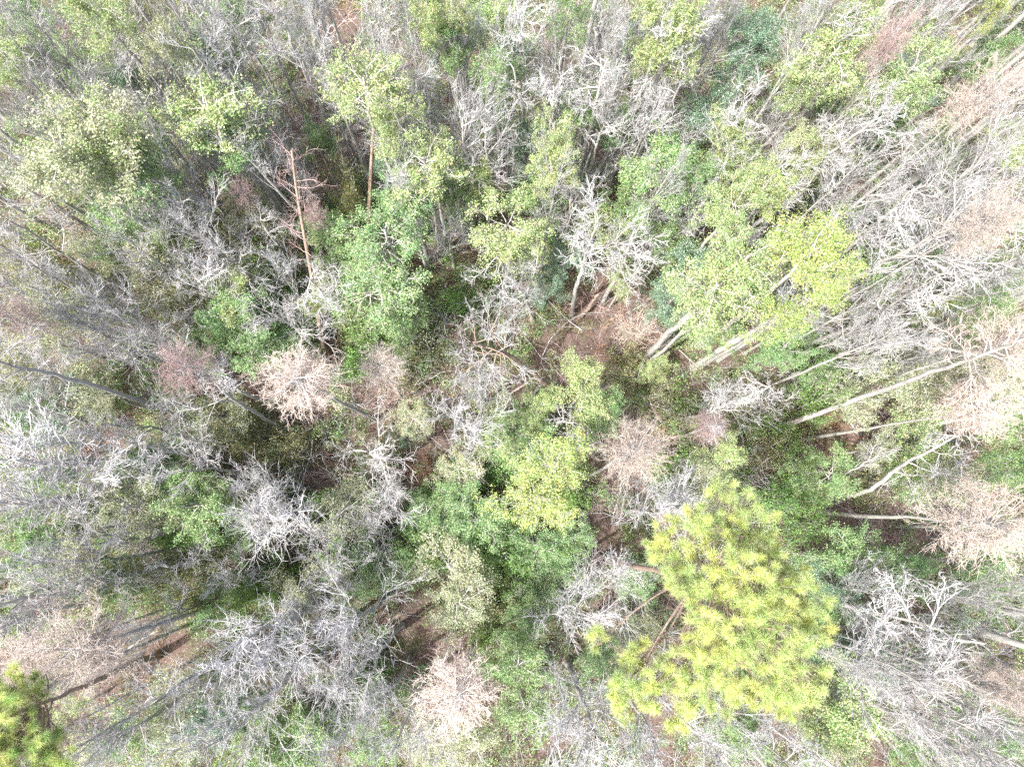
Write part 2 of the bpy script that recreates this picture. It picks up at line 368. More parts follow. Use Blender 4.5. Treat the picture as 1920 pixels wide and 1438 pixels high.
def build_under():
    rg = np.random.default_rng(6); mats = [M['leaf_olive'], M['leaf_mid'], M['leaf_deep'], M['leaf_pale'], M['leaf_blue'], M['leaf_yellow']]
    x, y = scatter_xy(25000, rg); op = openness(x, y); n1 = .5+.5*np.sin(x*.35+2*np.sin(y*.2))*np.cos(y*.41+1.3*np.sin(x*.27))
    k = inframe(x, y, 0*x) & (op > rg.uniform(.75, 1.25, len(x))) & (rg.random(len(x)) < .8+.35*n1); x, y = x[k], y[k]
    K = len(x); z = gz(x, y)+rg.gamma(2.0, .55, K); R = rg.uniform(.35, .95, K)
    tone = rg.choice(6, K, p=[.18, .38, .18, .11, .04, .11])
    cnt = (rg.uniform(70, 190, K)*R).astype(int)+20
    i = np.repeat(np.arange(K), cnt); C = np.stack([x, y, z], 1)[i]
    d = nrm(rg.normal(0, 1, (len(i), 3)))*(rg.random((len(i), 1))**.5)*R[i][:, None]; d[:, 2] *= .6
    C = C+d; C[:, 2] = np.maximum(C[:, 2], gz(C[:, 0], C[:, 1])+.08)
    mb = MB(); leaves(mb, rg, C, .11, tone[i])
    stuff('undergrowth', mb.mesh('undergrowth', mats, False), 'olive and green leafy undergrowth filling the ground between trees')
    # thin stems carrying it
    mb = MB(); s = rg.integers(0, K, 6000); p0 = np.stack([x[s]+rg.normal(0, .3, 6000), y[s]+rg.normal(0, .3, 6000), gz(x[s], y[s])-.05], 1)
    P = walk(rg, p0, np.stack([rg.normal(0, .5, 6000), rg.normal(0, .5, 6000), np.ones(6000)], 1), rg.uniform(.6, 2.6, 6000), 5, .25, 0)
    tubes(mb, P, taper(rg.uniform(.008, .022, 6000), 5), 3)
    stuff('undergrowth_stems', mb.mesh('undergrowth_stems', [M['twig_dim']]), 'thin woody stems of the leafy undergrowth')
build_under()

def build_brush():
    rg = np.random.default_rng(7)
    def bunch(name, n, hlo, hhi, mats, label, near=False, nb=7):
        x, y = scatter_xy(n, rg); op = openness(x, y)
        k = inframe(x, y, 0*x) & ((op < 1.3) if near else (op > .6)); x, y = x[k], y[k]; K = len(x)
        i = np.repeat(np.arange(K), nb); n_ = len(i); a = rg.random(n_)*6.28; e = rg.uniform(.35, 1.4, n_)
        d = np.stack([np.cos(a)*np.cos(e), np.sin(a)*np.cos(e), np.sin(e)], 1)
        p = np.stack([x, y, gz(x, y)-.05], 1)[i]; L = rg.uniform(hlo, hhi, K)[i]*rg.uniform(.5, 1.2, n_)
        P1 = walk(rg, p, d, L, 7, .16, -.02 if near else .03); R1 = taper(.007+L*.006, 7); m = (rg.integers(0, len(mats), K))[i]
        P2, R2 = grow(rg, P1, R1, 4, .25, 1, 40, 15, .42, 5, .2, .0, .7, .013, .2)
        P3, R3 = grow(rg, P2, R2, 2, .2, 1, 42, 15, .5, 4, .25, .0, .7, .0105)
        mb = MB(); tubes(mb, P1, R1, 4, m); tubes(mb, P2, R2, 3, np.repeat(m, 4)); tubes(mb, P3, R3, 3, np.repeat(m, 8))
        stuff(name, mb.mesh(name, mats), label)
    bunch('grey_brush', 1000, 1.5, 6.0, [M['twig_dim'], M['twig_grey'], M['twig_grey'], M['twig_pink']], 'thin grey leafless saplings and brush under the trees')
    bunch('tan_brush', 1100, .8, 3.0, [M['twig_pink'], M['twig_tan'], M['twig_dim'], M['twig_rust']], 'tangled tan and reddish twigs over the brown openings', True)
    # fallen sticks
    x, y = scatter_xy(5000, rg); k = inframe(x, y, 0*x); x, y = x[k], y[k]; n = len(x); a = rg.random(n)*6.28
    P = walk(rg, np.stack([x, y, gz(x, y)+.06], 1), np.stack([np.cos(a), np.sin(a), rg.normal(0, .06, n)], 1), rg.uniform(.4, 2.6, n), 5, .08, 0)
    P[..., 2] = np.maximum(P[..., 2], gz(P[..., 0], P[..., 1])+.03)
    mb = MB(); tubes(mb, P, taper(rg.uniform(.01, .035, n), 5), 4, rg.integers(0, 3, n)); stuff('fallen_sticks', mb.mesh('fallen_sticks', [M['twig_dim'], M['bark_log'], M['twig_tan']]), 'dead sticks scattered on the forest floor')
build_brush()

# ------------------------------------------------------------------ fallen logs and snags
def log(pts, r, mat, label, zs=None, name='fallen_log', branch=0, seed=0, z0=None):
    rg = np.random.default_rng(seed+900)
    P = [at(a, b, (0 if zs is None else zs[i])) for i, (a, b) in enumerate(pts)]
    P = np.array([[p.x, p.y, p.z+(float(gz(p.x, p.y))+r*.8 if p.z < .5 else 0)] for p in P])
    u = np.linspace(0, len(P)-1, 14); Pi = np.stack([np.interp(u, np.arange(len(P)), P[:, c]) for c in range(3)], 1)
    Pi[1:-1] += rg.normal(0, r*.18, Pi[1:-1].shape)
    org = Pi[0].copy(); Pi = Pi-org; R = np.linspace(r, r*.62, 14)
    d0 = nrm(Pi[1]-Pi[0]); d1 = nrm(Pi[-1]-Pi[-2])
    Pc = np.concatenate([[Pi[0]-d0*.02], Pi, [Pi[-1]+d1*.12, Pi[-1]+d1*.13]]); Rc = np.concatenate([[.001], R, [r*.25, .001]])
    mb = MB(); tubes(mb, Pc[None], Rc[None], 9)
    o = bpy.data.objects.new(name, mb.mesh(name, [mat])); COL.objects.link(o); o.location = org
    o['label'] = label; o['category'] = 'fallen log' if name == 'fallen_log' else 'dead branch' if name == 'dead_branch' else 'broken stump'
    if branch:
        P1, R1 = grow(rg, Pi[None], R[None], branch, .3, 1, 55, 15, .25, 6, .15, .02, .4, .012)
        P2, R2 = grow(rg, P1, R1, 4, .3, 1, 40, 15, .5, 4, .2, .0, .6, .008)
        for q in range(branch):
            mb = MB(); tubes(mb, P1[q:q+1], R1[q:q+1], 4); tubes(mb, P2[q*4:q*4+4], R2[q*4:q*4+4], 3)
            b = bpy.data.objects.new('side_branch', mb.mesh('side_branch', [mat])); COL.objects.link(b); b.parent = o
    return o
log([(943, 746), (975, 728), (1008, 704)], .09, M['twig_tan'], 'thin straight tan pole lying under the leaning brown trunk of the white tangled tree', seed=2)
log([(1084, 598), (1102, 580), (1121, 553)], .17, M['bark_log'], 'short broken stub of a trunk rising at the top of the brown clearing', (0, .8, 2.0), name='broken_stump', seed=3)
log([(1092, 620), (1062, 598), (1030, 566)], .045, M['twig_pale'], 'long thin whitish stick across the top left of the brown clearing', (0, .4, .7), name='dead_branch', branch=3, seed=4)
log([(1148, 780), (1165, 770), (1182, 760)], .10, M['twig_tan'], 'short reddish tan log above the tan feathery tree in the centre', seed=5)
log([(1004, 1372), (1030, 1300), (1050, 1250), (1066, 1203)], .12, M['bark_log'], 'long thin grey pole lying between the bottom tan tree and the big yellow pine', branch=2, seed=6)
log([(930, 768), (948, 774), (965, 770), (982, 774)], .11, M['bark_pale'], 'curved white dead branch just above the bright yellow green tree in the centre', (3, 3.6, 4, 4.2), name='dead_branch', seed=7)
log([(590, 849), (615, 858), (642, 866)], .05, M['twig_pale'], 'white stick with twigs on brown ground left of the centre', name='dead_branch', branch=4, seed=8)
log([(626, 1078), (625, 1010), (621, 950)], .13, M['bark_log'], 'dark brown log lying straight up the picture left of the middle', seed=9)
log([(518, 928), (480, 880), (432, 822)], .17, M['bark_log'], 'dark brown log slanting through olive undergrowth at the left of the centre', seed=10)
log([(1610, 815), (1590, 785), (1578, 768)], .06, M['twig_pale'], 'short pale stick crossing beneath the two long white trunks on the right', (0, .3, .6), name='dead_branch', seed=11)
log([(240, 1216), (262, 1200), (290, 1184)], .06, M['twig_tan'], 'thin tan stick on orange ground at the lower left', name='dead_branch', branch=2, seed=12)
log([(155, 1095), (160, 1125), (156, 1160)], .08, M['twig_tan'], 'upright tan pole in the brown gap at the lower left', seed=13)
log([(1395, 165), (1430, 150), (1465, 124)], .07, M['twig_tan'], 'reddish tan pole lying in a brown gap below the blue green tree', seed=14)
log([(1005, 645), (1070, 672), (1180, 660), (1230, 640)], .05, M['bark_log'], 'long thin brown branch curving along the bottom of the brown clearing', name='dead_branch', branch=5, seed=15)
log([(1120, 665), (1200, 672), (1290, 655)], .07, M['bark_log'], 'thin brown log running right from the brown clearing toward the thick white trunk', branch=3, seed=16)
log([(790, 968), (830, 955), (870, 962)], .05, M['twig_dim'], 'thin grey stick among green bushes below the reddish shrub', name='dead_branch', seed=17)

# ------------------------------------------------------------------ pines
def tufts(mb, rg, C, axis, n, ln, w, mat=0):
    ln = np.repeat(rg.uniform(.65, 1.25, len(C)), n)[:, None]*ln; mat = np.repeat(np.where(rg.random(len(C)) < .2, 1-mat, mat) if not np.isscalar(mat) else (rg.random(len(C)) < .4).astype(int), n)
    K = len(C)*n; c = np.repeat(C, n, 0); ax = np.repeat(axis, n, 0)
    d = nrm(rg.normal(0, 1, (K, 3))+ax*.55); L = ln*rg.uniform(.65, 1.15, (K, 1))
    s = nrm(np.cross(d, rg.normal(0, 1, (K, 3))))*w*.5; droop = np.zeros((K, 3)); droop[:, 2] = -.12*L[:, 0]
    o = c+ax*rg.uniform(-.16, .12, (K, 1))
    Vv = np.stack([o-s, o+s, o+d*L*.6+s*.9, o+d*L+droop, o+d*L*.6-s*.9], 1)
    mb.add(Vv.reshape(-1, 3), np.arange(K*5).reshape(K, 5), mat)
def pine(base, top, h, lobes, rt, nmat, label, seed, nt=24, cone_dead=True):
    rg = np.random.default_rng(seed)
    b = at(*base, 0); b.z = float(gz(b.x, b.y))-.2; tp = at(*top, h)
    B, T = np.array(b), np.array(tp); n = 16; u = np.linspace(0, 1, n)[:, None]
    P0 = (B+(T-B)*u+rg.normal(0, .05, (n, 3)))[None]; R0 = trunk_rad(rt, n, .15)
    L1 = []; tips = []; ax = []; allb = []; tone = []
    for (px, py, r, z) in lobes:
        c = np.array(at(px, py, z)); rm = r*.95*(H-z)/FPX; tn = int(rg.random() < .5)
        t = np.clip((z-.9-B[2])/(T[2]-B[2]), .2, .97); s = B+(T-B)*t
        far = math.hypot(c[0]-T[0], c[1]-T[1]) > 2.3; k = 1 if far else max(2, int(rm*1.6))
        for _ in range(k):
            e = c+rg.normal(0, .38, 3)*[rm, rm, rm*.5]
            q = np.linspace(0, 1, 9)[:, None]; mid = (s+e)/2+[0, 0, -.25]+rg.normal(0, .25, 3)
            L1.append((1-q)**2*s+2*q*(1-q)*mid+q*q*e)
        m = max(6, int(nt*rm*rm)); dd = nrm(rg.normal(0, 1, (m, 3)))*rg.random((m, 1))**.38*[rm, rm, rm*.55]
        C = c+dd; tone.append(np.full(m, tn)); tips.append(C); ax.append(nrm(dd*[1, 1, .6]+[0, 0, .55*rm+.1]))
        own = np.array(L1[-k:]); ends = own[rg.integers(0, k, m), rg.integers(5, 9, m)]
        q = np.linspace(0, 1, 5)[None, :, None]; allb.append(ends[:, None]*(1-q)+C[:, None]*q+rg.normal(0, .05, (m, 5, 3))*[1, 1, 1]*(q*(1-q)*4))
    L1 = np.array(L1); off = B
    allb = np.concatenate(allb); C = np.concatenate(tips); A = np.concatenate(ax)
    mb = MB(); tubes(mb, P0-off, R0, 10); tm = mb.mesh('pine_trunk', [M['bark_pine']])
    mb = MB(); tubes(mb, L1-off, taper(np.full(len(L1), .055), 9, .35), 5); tubes(mb, allb-off, taper(np.full(len(allb), .018), 5, .6), 3)
    P3, R3 = grow(rg, L1, taper(np.full(len(L1), .05), 9), 5, .1, .8, 50, 20, 1.1, 5, .25, .05, .4, .012)
    tubes(mb, P3-off, R3, 3); lm = mb.mesh('pine_limb', [M['bark_log']])
    mb = MB(); tufts(mb, rg, C-off, A, 260, .31, .0062, np.concatenate(tone)); nm = mb.mesh('pine_needles', nmat, False)
    r = thing('pine_tree', 'pine tree', None, b, [('trunk', tm), ('limb_frame', lm), ('needle_crown', nm)]); r['label'] = label
    return r
pine((1130, 1045), (1375, 1110), 26.5,
     [(1365, 945, 62, 25), (1420, 1010, 58, 25), (1340, 1010, 60, 25.5), (1250, 1010, 45, 24), (1265, 1060, 50, 24.5), (1440, 1050, 45, 24.5), (1380, 1080, 62, 27),
      (1290, 1110, 60, 26), (1350, 1150, 70, 27), (1450, 1120, 62, 26.5), (1510, 1125, 52, 25), (1520, 1180, 45, 24.5), (1440, 1190, 70, 27), (1310, 1200, 55, 25.5),
      (1380, 1240, 65, 26.5), (1470, 1250, 62, 26), (1510, 1270, 48, 24.5), (1330, 1290, 60, 25), (1260, 1290, 52, 24.5), (1190, 1215, 42, 23), (1200, 1300, 50, 24), (1160, 1310, 38, 23.5),
      (1420, 1300, 52, 25), (1470, 1330, 32, 24), (1120, 1200, 20, 22), (1270, 1345, 26, 23.5), (1235, 1250, 40, 24), (1300, 960, 25, 24), (1490, 1080, 26, 24)], .24,
     [M['needle_yellow'], M['needle_lime']], 'huge yellow green pine with fluffy needle tufts at the lower right', 41)
pine((290, 1228), (20, 1345), 24,
     [(30, 1300, 48, 22), (60, 1278, 28, 22), (10, 1350, 55, 23), (60, 1380, 50, 22.5), (95, 1400, 42, 22), (20, 1420, 60, 23), (-40, 1340, 70, 24), (75, 1345, 26, 21), (-30, 1420, 60, 23), (90, 1440, 40, 22)], .24,
     [M['needle_green'], M['needle_lime']], 'green pine with soft needle tufts cut by the left edge at the bottom corner', 42)

def pole_pine(base, pts, zs, r, label, mat, seed, t0=.45, ll=1.1, twm='twig_rust'):
    rg = np.random.default_rng(seed)
    K = [at(*base, 0)]+[at(a, b, z) for (a, b), z in zip(pts, zs)]; K = np.array([list(k) for k in K]); K[0, 2] = gz(K[0, 0], K[0, 1])-.2
    zz = np.linspace(K[0, 2], K[-1, 2], 22); P = np.stack([np.interp(zz, K[:, 2], K[:, c]) for c in range(2)]+[zz], 1)
    for _ in range(3): P[1:-1] = (P[:-2]+P[1:-1]*2+P[2:])/4
    org = P[0].copy(); P0 = (P-org)[None]; R0 = trunk_rad(r, 22, .3)
    mb = MB(); tubes(mb, P0, R0, 9); tm = mb.mesh('pole_trunk', [mat])
    P1, R1 = grow(rg, P0, R0, 26, t0, .98, 60, 15, ll, 6, .15, .03, .25, .012); P2, R2 = grow(rg, P1, R1, 5, .2, 1, 42, 15, .5, 4, .25, 0, .6, .008)
    P3, R3 = grow(rg, P2, R2, 3, .2, 1, 42, 15, .5, 4, .25, 0, .6, .007)
    mb = MB(); tubes(mb, P1, R1, 4); tubes(mb, P2, R2, 3); tubes(mb, P3, R3, 3); cm = mb.mesh('pole_crown', [M[twm]])
    o = thing('dead_pine', 'dead pine', None, org, [('trunk', tm), ('crown', cm)]); o['label'] = label
pole_pine((610, 692), [(592, 560), (572, 450), (553, 340), (547, 280)], [6, 10.5, 14.5, 16.5], .18, 'tall thin reddish brown dead pine pole left of the bright green tree, leaning up', M['bark_pine'], 51, .5, 1.5, 'twig_pink')
pole_pine((684, 590), [(690, 430), (698, 270), (703, 200)], [6.5, 12.5, 15], .21, 'straight tan brown pine trunk with a yellow green crown above it', M['bark_pine'], 52, .8, 1.05, 'twig_dim')

# a dead trunk: thick, pale, half hidden by leaves
def hero_trunk(pts, zs, r, mat, crown, label, seed, size=1.0, name='bare_tree', cat='bare tree', group='leafless grey trees', nl=9, tmin=.55, ll=4.2, up=.05, ang=42, fine=4):
    rg = np.random.default_rng(seed)
    K = np.array([list(at(a, b, z)) for (a, b), z in zip(pts, zs)]); K[0, 2] = gz(K[0, 0], K[0, 1])-.2
    u0 = np.linspace(0, 1, len(K)); u = np.linspace(0, 1, 22); P = np.stack([np.interp(u, u0, K[:, c]) for c in range(3)], 1)
    for _ in range(2): P[1:-1] = (P[:-2]+P[1:-1]*2+P[2:])/4
    P[1:] += rg.normal(0, .04, P[1:].shape)
    org = P[0].copy(); P0 = (P-org)[None]; R0 = trunk_rad(r, 22, .3)
    P1, R1 = grow(rg, P0, R0, nl, tmin, 1, ang, 10, ll, 9, .17, up, .5, .03, .4); P2, R2 = grow(rg, P1, R1, 6, .22, 1, 36, 12, .48, 7, .15, up*.6, .55, .020, .3)
    P3, R3 = grow(rg, P2, R2, 5, .2, 1, 38, 14, .5, 5, .17, .03, .6, .0145, .2); P4, R4 = grow(rg, P3, R3, fine, .2, 1, 38, 14, .55, 4, .2, .02, .7, .0105)
    mb = MB(); tubes(mb, P0, R0, 10); tubes(mb, P1, R1, 6); tm = mb.mesh('hero_trunk', [mat])
    mb = MB(); tubes(mb, P2, R2, 4); tubes(mb, P3, R3, 3); tubes(mb, P4, R4, 3); cm = mb.mesh('hero_crown', [M[crown]])
    o = thing(name, cat, group, org, [('trunk', tm), ('crown', cm)]); o['label'] = label
    return o
# white leaning trunks on the right and crooked hero trees
hero_trunk([(1302, 690), (1350, 655), (1400, 628), (1470, 588), (1560, 540)], [0, 4, 7.5, 11.5, 15.5], .27, M['bark_pale'], 'twig_pale', 'bare tree with a thick white trunk beside the bright yellow crown', 61, ll=2.4)
hero_trunk([(1442, 805), (1540, 772), (1660, 730), (1800, 680), (1900, 645)], [0, 5.5, 12, 18.5, 22], .20, M['bark_pale'], 'twig_tan', 'very long white trunk running to a tan crown at the right edge, above its twin', 62, ll=2.6, tmin=.78, fine=5, nl=14, name='cypress_tree', cat='cypress tree', group='tan feathery trees', ang=60)
hero_trunk([(1572, 938), (1640, 915), (1685, 875), (1730, 850), (1800, 815)], [0, 4.5, 7.5, 10.5, 14], .17, M['bark_pale'], 'twig_pale', 'crooked pale tree with a bent trunk between the two tan crowns on the right', 63, ll=3.2, nl=7, fine=2, tmin=.4)
hero_trunk([(1530, 920), (1560, 898), (1610, 875), (1650, 850)], [0, 2.5, 5.5, 8], .09, M['bark_pale'], 'twig_pale', 'small thin crooked tree left of the bent pale trunk', 64, ll=1.8, nl=5, fine=2)
hero_trunk([(1480, 705), (1530, 690), (1570, 668), (1640, 645), (1720, 640)], [0, 3.5, 6, 10, 14.5], .16, M['bark_pale'], 'twig_pale', 'bare tree with fanned silvery crown left of the right edge above the long trunk', 65, ll=3.0, up=.08, ang=30)
hero_trunk([(1072, 590), (1076, 555), (1088, 515), (1100, 470), (1120, 420)], [0, 4, 8, 11.5, 14.5], .17, M['bark_grey'], 'twig_pale', 'bare tree with curved grey trunk rising from the top edge of the brown clearing', 66, ll=3.6, ang=55)
hero_trunk([(1000, 600), (985, 560), (960, 520), (930, 480)], [0, 4, 8, 11], .15, M['bark_grey'], 'twig_grey', 'grey forked bare tree just up and left of the brown clearing', 67, ll=3.4, ang=55)
hero_trunk([(1050, 750), (1005, 705), (960, 668), (885, 640)], [0, 3.5, 7, 13.5], .20, M['bark_log'], 'twig_pale', 'wide white tangled bare tree on a leaning brown trunk left of the brown clearing', 68, ll=3.8, nl=14, tmin=.66, ang=75, up=.02)
hero_trunk([(362, 786), (270, 755), (170, 720), (70, 695), (-30, 672)], [0, 6, 11, 15, 18.5], .18, M['bark_grey'], 'twig_dim', 'long grey slanting trunk reaching the left edge halfway down', 69, ll=3.2, tmin=.75)
hero_trunk([(532, 806), (480, 775), (430, 745), (385, 700)], [0, 5, 9.5, 13.5], .15, M['bark_grey'], 'twig_grey', 'bare tree with broken base whose twigs mingle with the pinkish crown at the left', 70, ll=2.4, ang=55)
hero_trunk([(1000, 800), (1050, 790), (1100, 795)], [0, 4, 7], .10, M['bark_pale'], 'twig_pale', 'low pale branching tree inside the green crowns below the brown clearing', 71, ll=2.6, ang=70, up=0)
hero_trunk([(1110, 340), (1145, 285), (1190, 210), (1240, 130), (1280, 60)], [0, 5, 10.5, 15, 19], .20, M['bark_pale'], 'twig_pale', 'bare tree with long pale trunk slanting up right above the clearing', 72, ll=2.8, tmin=.7)
hero_trunk([(610, 480), (560, 440), (470, 340), (420, 180), (360, 90)], [0, 3, 9, 15, 19], .14, M['bark_grey'], 'twig_grey', 'long thin sinuous bare tree reaching to the upper left over a dark gap', 73, ll=3.0, tmin=.5, up=.02, ang=35)
hero_trunk([(1225, 660), (1280, 625), (1340, 590), (1400, 545)], [0, 4, 8, 12], .10, M['bark_pale'], 'twig_pale', 'slanting pale trunk in the yellow green crowns left of the thick white trunk', 74, ll=2.0)

for i, (pl, hh, rr, lb) in enumerate([
    ([(1280, 462), (1335, 330), (1400, 190)], 18, .17, 'grey bare trunk slanting through green crowns left of the bright yellow ones'),
    ([(1322, 455), (1455, 360), (1640, 225)], 19, .17, 'long pale straight trunk slanting up right above the bright yellow crowns'),
    ([(1400, 262), (1470, 140), (1560, 10)], 20, .19, 'dark grey bare tree slanting up beside the blue green crown near the top'),
    ([(1455, 398), (1550, 310), (1650, 215)], 17, .14, 'thin pale trunk parallel to the long one above the bright yellow crowns'),
    ([(1592, 545), (1690, 480), (1800, 410)], 18, .17, 'pale trunk under the white glaring crown on the right'),
    ([(1650, 585), (1760, 545), (1935, 480)], 20, .16, 'clean green tinged white pole running out of the right edge above the tan crowns'),
    ([(640, 490), (560, 400), (440, 270)], 17, .15, 'grey forked bare tree left of the reddish pine pole, slanting up left'),
    ([(655, 320), (600, 200), (520, 20)], 20, .17, 'grey bare tree with long trunk between the reddish pole and the yellow green crown'),
    ([(840, 470), (815, 330), (780, 150)], 18, .13, 'thin grey upright tree just right of the straight tan pine trunk'),
    ([(960, 400), (962, 280), (965, 130)], 18, .14, 'slim grey upright tree straight above the centre with forked top'),
    ([(1010, 430), (1025, 300), (1040, 160)], 17, .13, 'slim pale upright tree right of the forked one above the centre'),
    ([(1085, 300), (1100, 200), (1120, 60)], 18, .15, 'pale bare tree with curving limbs above the long slanting trunk'),
    ([(310, 500), (220, 420), (100, 300)], 18, .15, 'grey bare trunk slanting toward the left edge below the pale green crowns'),
    ([(420, 400), (330, 280), (230, 140)], 19, .15, 'grey bare trunk slanting to the top left behind the yellow green crown')]):
    zs = np.linspace(0, hh*.9, 3); fr = [0, None, None]
    hero_trunk(pl, list(zs), rr, M['bark_pale' if pl[0][0] > 900 else 'bark_grey'], 'twig_pale' if pl[0][0] > 700 else 'twig_grey', lb, 300+i, ll=2.9, nl=9, tmin=.62, ang=32, up=.06)

# ------------------------------------------------------------------ trees and bushes: kind, photo x, y, crown radius in photo px, height in m, base px
TAN = [('tan', 562, 716, 80, 17.5, (705, 786)), ('tan', 856, 1300, 80, 15, (892, 1195)), ('tan', 1194, 846, 72, 15.5, (1102, 892)), ('tan', 1832, 765, 80, 17, (1516, 822)),
       ('tan', 1850, 985, 112, 17.5, (1535, 960)), ('tan', 1838, 185, 78, 21, None), ('tan', 1895, 640, 70, 20, None), ('tan', 718, 685, 50, 13, (766, 768)),
       ('tan', 150, 1215, 95, 16, (450, 1120)), ('pink', 350, 690, 62, 15, None), ('tan', 1890, 1290, 65, 18, None), ('tan', 1850, 410, 75, 21, None), ('pink', 455, 362, 30, 12, None),
       ('pink', 30, 600, 50, 17, None), ('pink', 590, 402, 28, 11, None), ('pink', 1660, 80, 50, 19, None), ('tan', 40, 1230, 60, 15, None), ('pink', 90, 1380, 50, 15, None), ('pink', 1330, 800, 40, 6, None), ('pink', 650, 110, 40, 10, None)]  # small pink tree beside the reddish pole stands for a rusty vine
BARE = [('white', 985, 75, 95, 20), ('white', 1120, 180, 90, 19), ('white', 1140, 45, 75, 20), ('grey', 870, 245, 62, 17), ('grey', 912, 255, 60, 17), ('grey', 780, 120, 65, 18), ('grey', 700, 55, 65, 18),
        ('grey', 860, 60, 65, 19), ('white', 1180, 470, 70, 14), ('white', 1000, 512, 45, 12), ('grey', 860, 785, 80, 13), ('dim', 700, 850, 90, 11), ('white', 1260, 190, 75, 19), ('grey', 1215, 240, 60, 17),
        ('dim', 100, 75, 100, 20), ('dim', 50, 165, 80, 20), ('dim', 215, 55, 80, 20), ('dim', 330, 25, 70, 20), ('grey', 385, 45, 70, 20), ('dim', 470, 15, 70, 20), ('grey', 560, 60, 65, 19),
        ('dim', 150, 190, 85, 19), ('grey', 25, 330, 80, 19), ('grey', 350, 420, 95, 16), ('grey', 430, 480, 70, 13), ('dim', 265, 160, 80, 18), ('grey', 500, 420, 60, 14), ('grey', 135, 600, 85, 17),
        ('grey', 210, 580, 80, 16), ('grey', 40, 550, 75, 18), ('dim', 275, 640, 70, 14), ('grey', 325, 610, 60, 13), ('grey', 55, 860, 100, 17), ('grey', 130, 835, 80, 15), ('grey', 190, 905, 90, 15),
        ('grey', 15, 940, 80, 17), ('grey', 528, 990, 82, 12), ('grey', 90, 1060, 85, 17), ('dim', 160, 1090, 70, 15), ('grey', 655, 1170, 90, 15), ('grey', 480, 1190, 80, 16), ('grey', 570, 1230, 80, 16),
        ('grey', 700, 1240, 75, 15), ('grey', 630, 1300, 80, 16), ('white', 390, 1390, 95, 18), ('grey', 300, 1300, 80, 16), ('grey', 280, 1170, 60, 13), ('grey', 740, 1400, 70, 17), ('grey', 710, 1330, 65, 15),
        ('white', 1140, 1070, 75, 14), ('white', 1085, 1160, 75, 15), ('white', 1120, 1370, 95, 18), ('white', 1055, 1310, 60, 16), ('white', 1230, 1400, 85, 18), ('white', 1340, 1425, 80, 18),
        ('white', 1690, 1160, 95, 18), ('white', 1770, 1195, 95, 19), ('white', 1700, 1280, 105, 18), ('white', 1790, 1350, 90, 19), ('white', 1890, 1420, 80, 20), ('grey', 1640, 1110, 60, 14),
        ('white', 1740, 440, 115, 21), ('white', 1670, 400, 90, 20), ('white', 1810, 330, 95, 22), ('white', 1905, 330, 80, 22), ('white', 1710, 550, 80, 19), ('white', 1340, 760, 65, 9), ('white', 1430, 735, 60, 8),
        ('white', 1230, 965, 60, 12), ('white', 1290, 940, 60, 10), ('white', 1440, 250, 50, 14), ('white', 1520, 60, 85, 21), ('white', 1460, 330, 55, 14), ('grey', 1560, 350, 65, 16), ('white', 1700, 50, 65, 20),
        ('grey', 700, 990, 55, 9), ('grey', 740, 950, 60, 9), ('dim', 60, 440, 90, 17), ('dim', 150, 420, 60, 13), ('grey', 250, 400, 60, 14), ('grey', 1040, 120, 60, 18), ('grey', 820, 200, 55, 16), ('grey', 740, 260, 45, 12),
        ('grey', 600, 20, 60, 19), ('grey', 640, 200, 50, 13), ('white', 1290, 60, 70, 20), ('white', 1360, 30, 60, 20), ('grey', 1240, 400, 45, 10), ('grey', 840, 440, 50, 8), ('grey', 800, 330, 45, 12),
        ('grey', 960, 300, 40, 14), ('grey', 1080, 330, 45, 12), ('grey', 330, 760, 50, 8), ('grey', 250, 800, 60, 10), ('dim', 480, 620, 45, 8), ('grey', 560, 330, 40, 13), ('grey', 440, 250, 40, 16),
        ('dim', 20, 60, 70, 21), ('dim', 290, 260, 60, 16), ('grey', 840, 1390, 45, 12), ('grey', 20, 1130, 70, 17), ('grey', 340, 1060, 50, 10), ('grey', 430, 1080, 50, 9), ('grey', 230, 1010, 50, 12),
        ('grey', 500, 1310, 60, 15), ('grey', 430, 1270, 60, 14), ('grey', 200, 1400, 70, 16), ('white', 1530, 1420, 60, 17), ('white', 1440, 1400, 55, 16), ('white', 1600, 620, 50, 11), ('grey', 1640, 560, 50, 15),
        ('white', 1890, 1110, 60, 19), ('white', 1820, 1120, 50, 16), ('white', 1910, 480, 60, 21), ('white', 1890, 240, 60, 22), ('grey', 1150, 110, 60, 19), ('white', 1860, 40, 60, 21), ('grey', 1400, 420, 45, 13),
        ('white', 1630, 300, 55, 18), ('grey', 640, 1390, 60, 16), ('grey', 560, 1150, 45, 12), ('dim', 90, 700, 60, 14), ('dim', 180, 660, 60, 14), ('dim', 30, 760, 60, 15), ('grey', 900, 720, 50, 11),
        ('white', 1480, 210, 40, 15), ('grey', 1350, 250, 45, 15), ('white', 1590, 200, 50, 18), ('grey', 1310, 390, 45, 13)]
